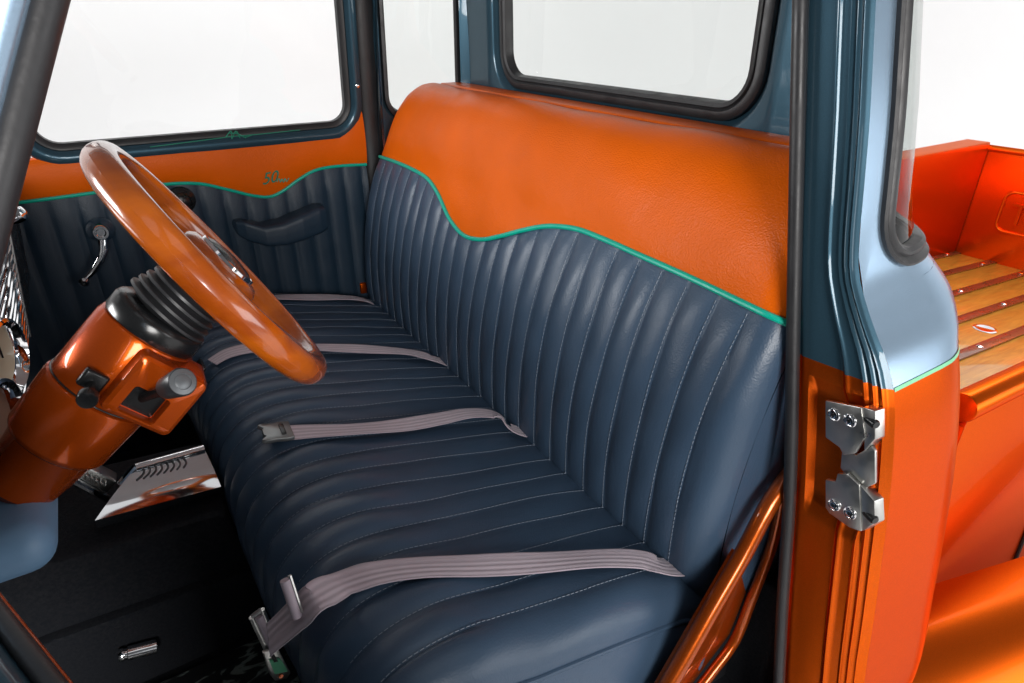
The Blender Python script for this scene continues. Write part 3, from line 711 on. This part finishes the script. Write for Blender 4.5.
# ---------------------------------------------------------------- seat belts
def on_seat(u, v, lift=.012):
    """sight line met with the cushion top"""
    d = ray(u, v).normalized(); C = Vector((0, 0, CAMZ)); t = .3
    top = sorted([(p.x, p.z) for p in CPF.p if p.z > .78])
    while t < 3:
        p = C + d * t
        if p.z <= interp(top, p.x) + lift: return p
        t += .002
    return p
def strap(path, width, name, parent, side=None, twist=0):
    path = [Vector(path[0]) + Vector((.045, .004, -.030))] + [Vector(p) for p in path]      # the end tucked into the seat crease
    c = catmull(path, 10); m = len(c); L = [0]
    for a, b in zip(c, c[1:]): L.append(L[-1] + (b - a).length)
    def f(i, j):
        i = int(i); t = (c[min(m-1, i+1)] - c[max(0, i-1)]).normalized()
        sd_ = Vector(side) if side else Vector((0, 1, 0)); sd_ = (sd_ - t * sd_.dot(t)).normalized(); n = t.cross(sd_)
        if n.z < 0: n = -n
        a = j - .5
        h = .0003 * cos(j * 5 * 2 * pi) + .0007 * sin(L[i] * 25 + twist) * a * 4
        return c[i] + sd_ * (a * width) + n * h
    bm = bmesh.new(); vs = lin(0, 1, 26)
    lay = bm.loops.layers.uv.verify(); V = [[bm.verts.new(f(i, j)) for j in vs] for i in range(m)]
    for i in range(m - 1):
        for j in range(25):
            fc = bm.faces.new((V[i][j], V[i+1][j], V[i+1][j+1], V[i][j+1]))
            for l, (a, b) in zip(fc.loops, ((i, j), (i+1, j), (i+1, j+1), (i, j+1))): l[lay].uv = (vs[b] * 5, L[a] * 1.0)
    o = obj(name, bm, 'web', parent)
    md = o.modifiers.new('thick', 'SOLIDIFY'); md.thickness = .0016; return o
GB = 'lap belts lying across the bench seat'
# nearest: over the front edge, slider and chrome tongue
b1 = thing('seat_belt', 'nearest lilac grey belt, hanging over the front edge with chrome tongue and green sticker', 'seat belt', GB)
pA = [on_seat(u, v, .016) for u, v in ((664, 566), (640, 559), (600, 558), (540, 562), (480, 565), (420, 567), (375, 573), (340, 584))]
drop = [at(316, 597, 'y', .588), at(299, 612, 'y', .602), at(282, 627, 'y', .622), at(268, 640, 'y', .634)]
strap(pA + drop, .043, 'webbing', b1, side=(-.12, 1, 0))
sl = at(291, 603, 'y', .632); rt = Matrix.Rotation(rad(-24), 3, 'Y') @ Matrix.Rotation(rad(8), 3, 'X')
q = [at(285, 580, 'y', .606), at(297, 617, 'y', .588)]
obj('slider', tube([q[0] + Vector((0, 0, 0)), q[1]], .0062, 12), 'web', b1)
obj('slider_bar', tube([q[0] + Vector((.006, 0, .004)), q[1] + Vector((.006, 0, .004))], .0025, 8), 'zinc', b1)
t0, t1 = at(252, 617, 'y', .675), at(268, 651, 'y', .665)
ax_ = (t1 - t0).normalized()
bk = tube([t0, t1], .0042, 12); tube([t0 + Vector((.013, 0, .005)), t1 + Vector((.011, 0, .005))], .0042, 12, bm=bk); tube([t0, t0 + Vector((.013, 0, .005))], .0035, 8, bm=bk); tube([t1, t1 + Vector((.011, 0, .005))], .0035, 8, bm=bk)
obj('buckle_frame', bk, 'zinc', b1)
obj('buckle_roll', tube([t0.lerp(t1, .08) + Vector((.008, 0, .004)), t0.lerp(t1, .92) + Vector((.007, 0, .004))], .0065, 12), 'web', b1)
tg = [at(u, v, 'y', .655) for u, v in ((263, 653), (278, 648), (291, 673), (287, 679), (275, 681), (271, 676))]
to = obj('tongue', prism(tg, (-.001, .004, .001), .0012), 'zinc', b1)
obj('sticker', prism([at(u, v, 'y', .6535) for u, v in ((269, 660), (280, 658), (288, 671), (275, 674))], (0, -.0006, 0)), 'green', to)
obj('slot', prism([at(u, v, 'y', .6532) for u, v in ((270, 655), (274, 654), (278, 661), (274, 662))], (0, -.0010, 0)), 'black', to)
obj('rivet', lathe(at(281, 676, 'y', .6535), (0, -1, .2), [(-.001, .003), (.0012, .003), (.0014, .001)], 14), 'rail_orange', to)
# second: plastic buckle on the cushion
b2 = thing('seat_belt', 'lilac grey belt with open metal buckle lying flat mid cushion', 'seat belt', GB)
pB = [on_seat(u, v, .016) for u, v in ((512, 428), (495, 418), (470, 417), (440, 420), (400, 425), (350, 429), (310, 431), (284, 433))]
pB[1].z += .008; pB[2].z += .010; pB[3].z += .004
strap(pB, .042, 'webbing', b2, side=(0, 1, 0), twist=1)
bc = on_seat(277, 434, .018); rb = Matrix.Rotation(rad(10), 3, 'Y') @ Matrix.Rotation(rad(-4), 3, 'Z')
def buckle(c, par, rot, mat, s=1):
    pts = [(-.026, -.022), (-.020, -.026), (-.004, -.024), (.010, -.026), (.022, -.024), (.022, .024), (.010, .026), (-.004, .024), (-.020, .026), (-.026, .022), (-.018, .012), (-.021, .008), (-.021, -.008), (-.018, -.012)]
    bm = prism([(x * s, y * s, 0) for x, y in pts], (0, 0, .008), .0018); bm.transform(Matrix.Translation(c) @ rot.to_4x4()); o = obj('buckle', bm, mat, par)
    bm2 = rbox((.008 * s, 0, .009), (.008, .03 * s, .003), .001); bm2.transform(Matrix.Translation(c) @ rot.to_4x4()); obj('buckle_bar', bm2, 'black', o)
buckle(bc, b2, rb, 'buckle_grey', 1.12)
# third: behind the steering wheel
b3 = thing('seat_belt', 'grey lilac belt passing behind the steering wheel to a black buckle', 'seat belt', GB)
pC = [on_seat(u, v, .015) for u, v in ((432, 358), (410, 352), (370, 349), (320, 347), (280, 346), (250, 348), (228, 353), (212, 362))]
strap(pC, .043, 'webbing', b3, side=(0, 1, 0), twist=2)
cc = pC[-1] + Vector((-.03, -.01, -.012)); rc = Matrix.Rotation(rad(-48), 3, 'Y')
buckle(cc, b3, rc, 'black')
# fourth: along the far edge
b4 = thing('seat_belt', 'thin strip of lilac belt along the far edge of the cushion by the passenger door', 'seat belt', GB)
pD = [on_seat(u, v, .010) for u, v in ((362, 299), (340, 297), (310, 297), (280, 297), (262, 299))]
for p in pD: p.y = min(p.y, YF - .03)
strap(pD, .042, 'webbing', b4, side=(0, 1, 0), twist=3)

# ---------------------------------------------------------------- loose things on the floor
fp = at(137, 652, 'z', .60)
m1 = obj('floor_mat', rbox((-.12, .80, .486), (.40, .36, .012), .004), 'mat'); tag(m1, 'dark worn floor mat with pale smears below the seat front', 'floor mat')
ff = at(118, 656, 'y', .985); fe = at(156, 646, 'y', .985); fd = (fe - ff)
m2 = obj('chrome_cylinder', lathe(ff, fd, [(0, .009), (.004, .011), (.008, .011), (.009, .0095), (.013, .0095), (.014, .012), (fd.length, .012), (fd.length + .001, .010)], 24), 'chrome'); tag(m2, 'small chrome cylinder against the dark carpet left of the seat front', 'fitting')

# ---------------------------------------------------------------- cargo bed
bed = bpy.data.objects.new('cargo_bed', None); COL.objects.link(bed); bed.parent = truck
TL = .07
def BPt(x, y, z): return Vector((x, y, z - TL * (x - 1.15)))
X0, X1 = 1.13, 3.87
ZF = .575
ply = [.475 + .175 * k for k in range(7)]
bm = bmesh.new()
for a, b in zip(ply, ply[1:]):
    prism([BPt(X0, a + .010, ZF), BPt(X0, b - .010, ZF), BPt(X1, b - .010, ZF), BPt(X1, a + .010, ZF)], (0, 0, .02), .003, bm=bm)
obj('bed_planks', bm, 'wood', bed)
for yv in ply[1:]:
    so = obj('bed_strip', prism([BPt(X0, yv - .021, ZF + .0195), BPt(X0, yv + .021, ZF + .0195), BPt(X1, yv + .021, ZF + .0195), BPt(X1, yv - .021, ZF + .0195)], (0, 0, .008), .002), 'strip', bed)
    for k in range(4): obj('strip_bolt', lathe(BPt(1.9 + .62 * k, yv, ZF + .0275), (0, 0, 1), [(0, .012), (.002, .012), (.005, .006)], 16), 'chrome', so)
obj('bed_emblem', lathe(BPt(2.75, .905, ZF + .019), (0, 0, 1), [(0, .042), (.004, .041), (.006, .034), (.005, .03)], 30), 'chrome', bed)
obj('bed_underside', prism([BPt(X0, .40, ZF - .03), BPt(X0, 1.60, ZF - .03), BPt(X1, 1.60, ZF - .03), BPt(X1, .40, ZF - .03)], (0, 0, .025)), 'black', bed)
obj('bed_side', prism([BPt(X0, .375, .08), BPt(X1, .375, .08), BPt(X1, .375, .962), BPt(X0, .375, .962)], (0, .02, 0), .004), 'orange', bed)
obj('bed_side', prism([(X0, 1.535, .30), (X1 - .003, 1.535, .30), (X1 - .003, 1.535, .995), (X0, 1.535, .995)], (0, .115, 0), .006), 'orange', bed)
rail = lathe(BPt(X0 + .02, .372, .968), BPt(2, 0, 0) - BPt(1, 0, 0), [(0, .020), (.002, .0255), (.006, .027), (2.6, .027)], 28)
obj('top_rail', rail, 'orange', bed)
obj('front_post', prism([BPt(X0 + .012, .352, .30), BPt(X0 + .045, .362, .30), BPt(X0 + .045, .362, .94), BPt(X0 + .012, .352, .94)], (0, .02, 0), .003), 'orange', bed)
tgm = prism([(X1, .40, .36), (X1, 1.60, .36), (X1, 1.60, .955), (X1, .40, .955)], (.03, 0, 0), .008)
tg_o = obj('tailgate', tgm, 'orange', bed)
obj('tailgate_lip', tube([(X1 + .012, .40, .962), (X1 + .012, 1.60, .962)], .018, 14), 'orange', tg_o)
fr = [(X1 - .004, a, z) for a, z in rrect(.62, 1.392, .575, .775, .04, 6)]
obj('tailgate_embossing', tube(fr, .007, 8, closed=True), 'orange', tg_o)
M4 = Matrix.Translation(Vector((X1 - .006, 1.352, .62))) @ Matrix(((0, 0, -1, 0), (-1, 0, 0, 0), (0, 1, 0, 0), (0, 0, 0, 1)))
text_mesh('T', .15, .006, 'orange', tg_o, 'tailgate_letter', M4)

# rear fender sweeping outward behind the cab
def fender(i, j):
    x = 1.02 + 1.25 * i; t = rad(-8 + 98 * j)
    yin = .365 - .25 * (x - 1.08); zt = .450 - .02 * (x - 1.1)
    w = .26
    return (x, yin - w * sin(max(0, t)) if t > 0 else yin + .06, zt - .34 * (1 - cos(t)) if t > 0 else zt)
fd_o = obj('rear_fender', grid(fender, lin(0, 1, 30), lin(0, 1, 30)), 'orange', truck)
obj('fender_seam', tube([at(u, v, 'y', .372) for u, v in ((1030, 522), (1018, 552), (1007, 579))], .006, 8), 'rubber', bed)
obj('cab_rear_carpet', rbox((.83, CY, .60), (.16, 1.44, .30), .01), 'carpet', truck)
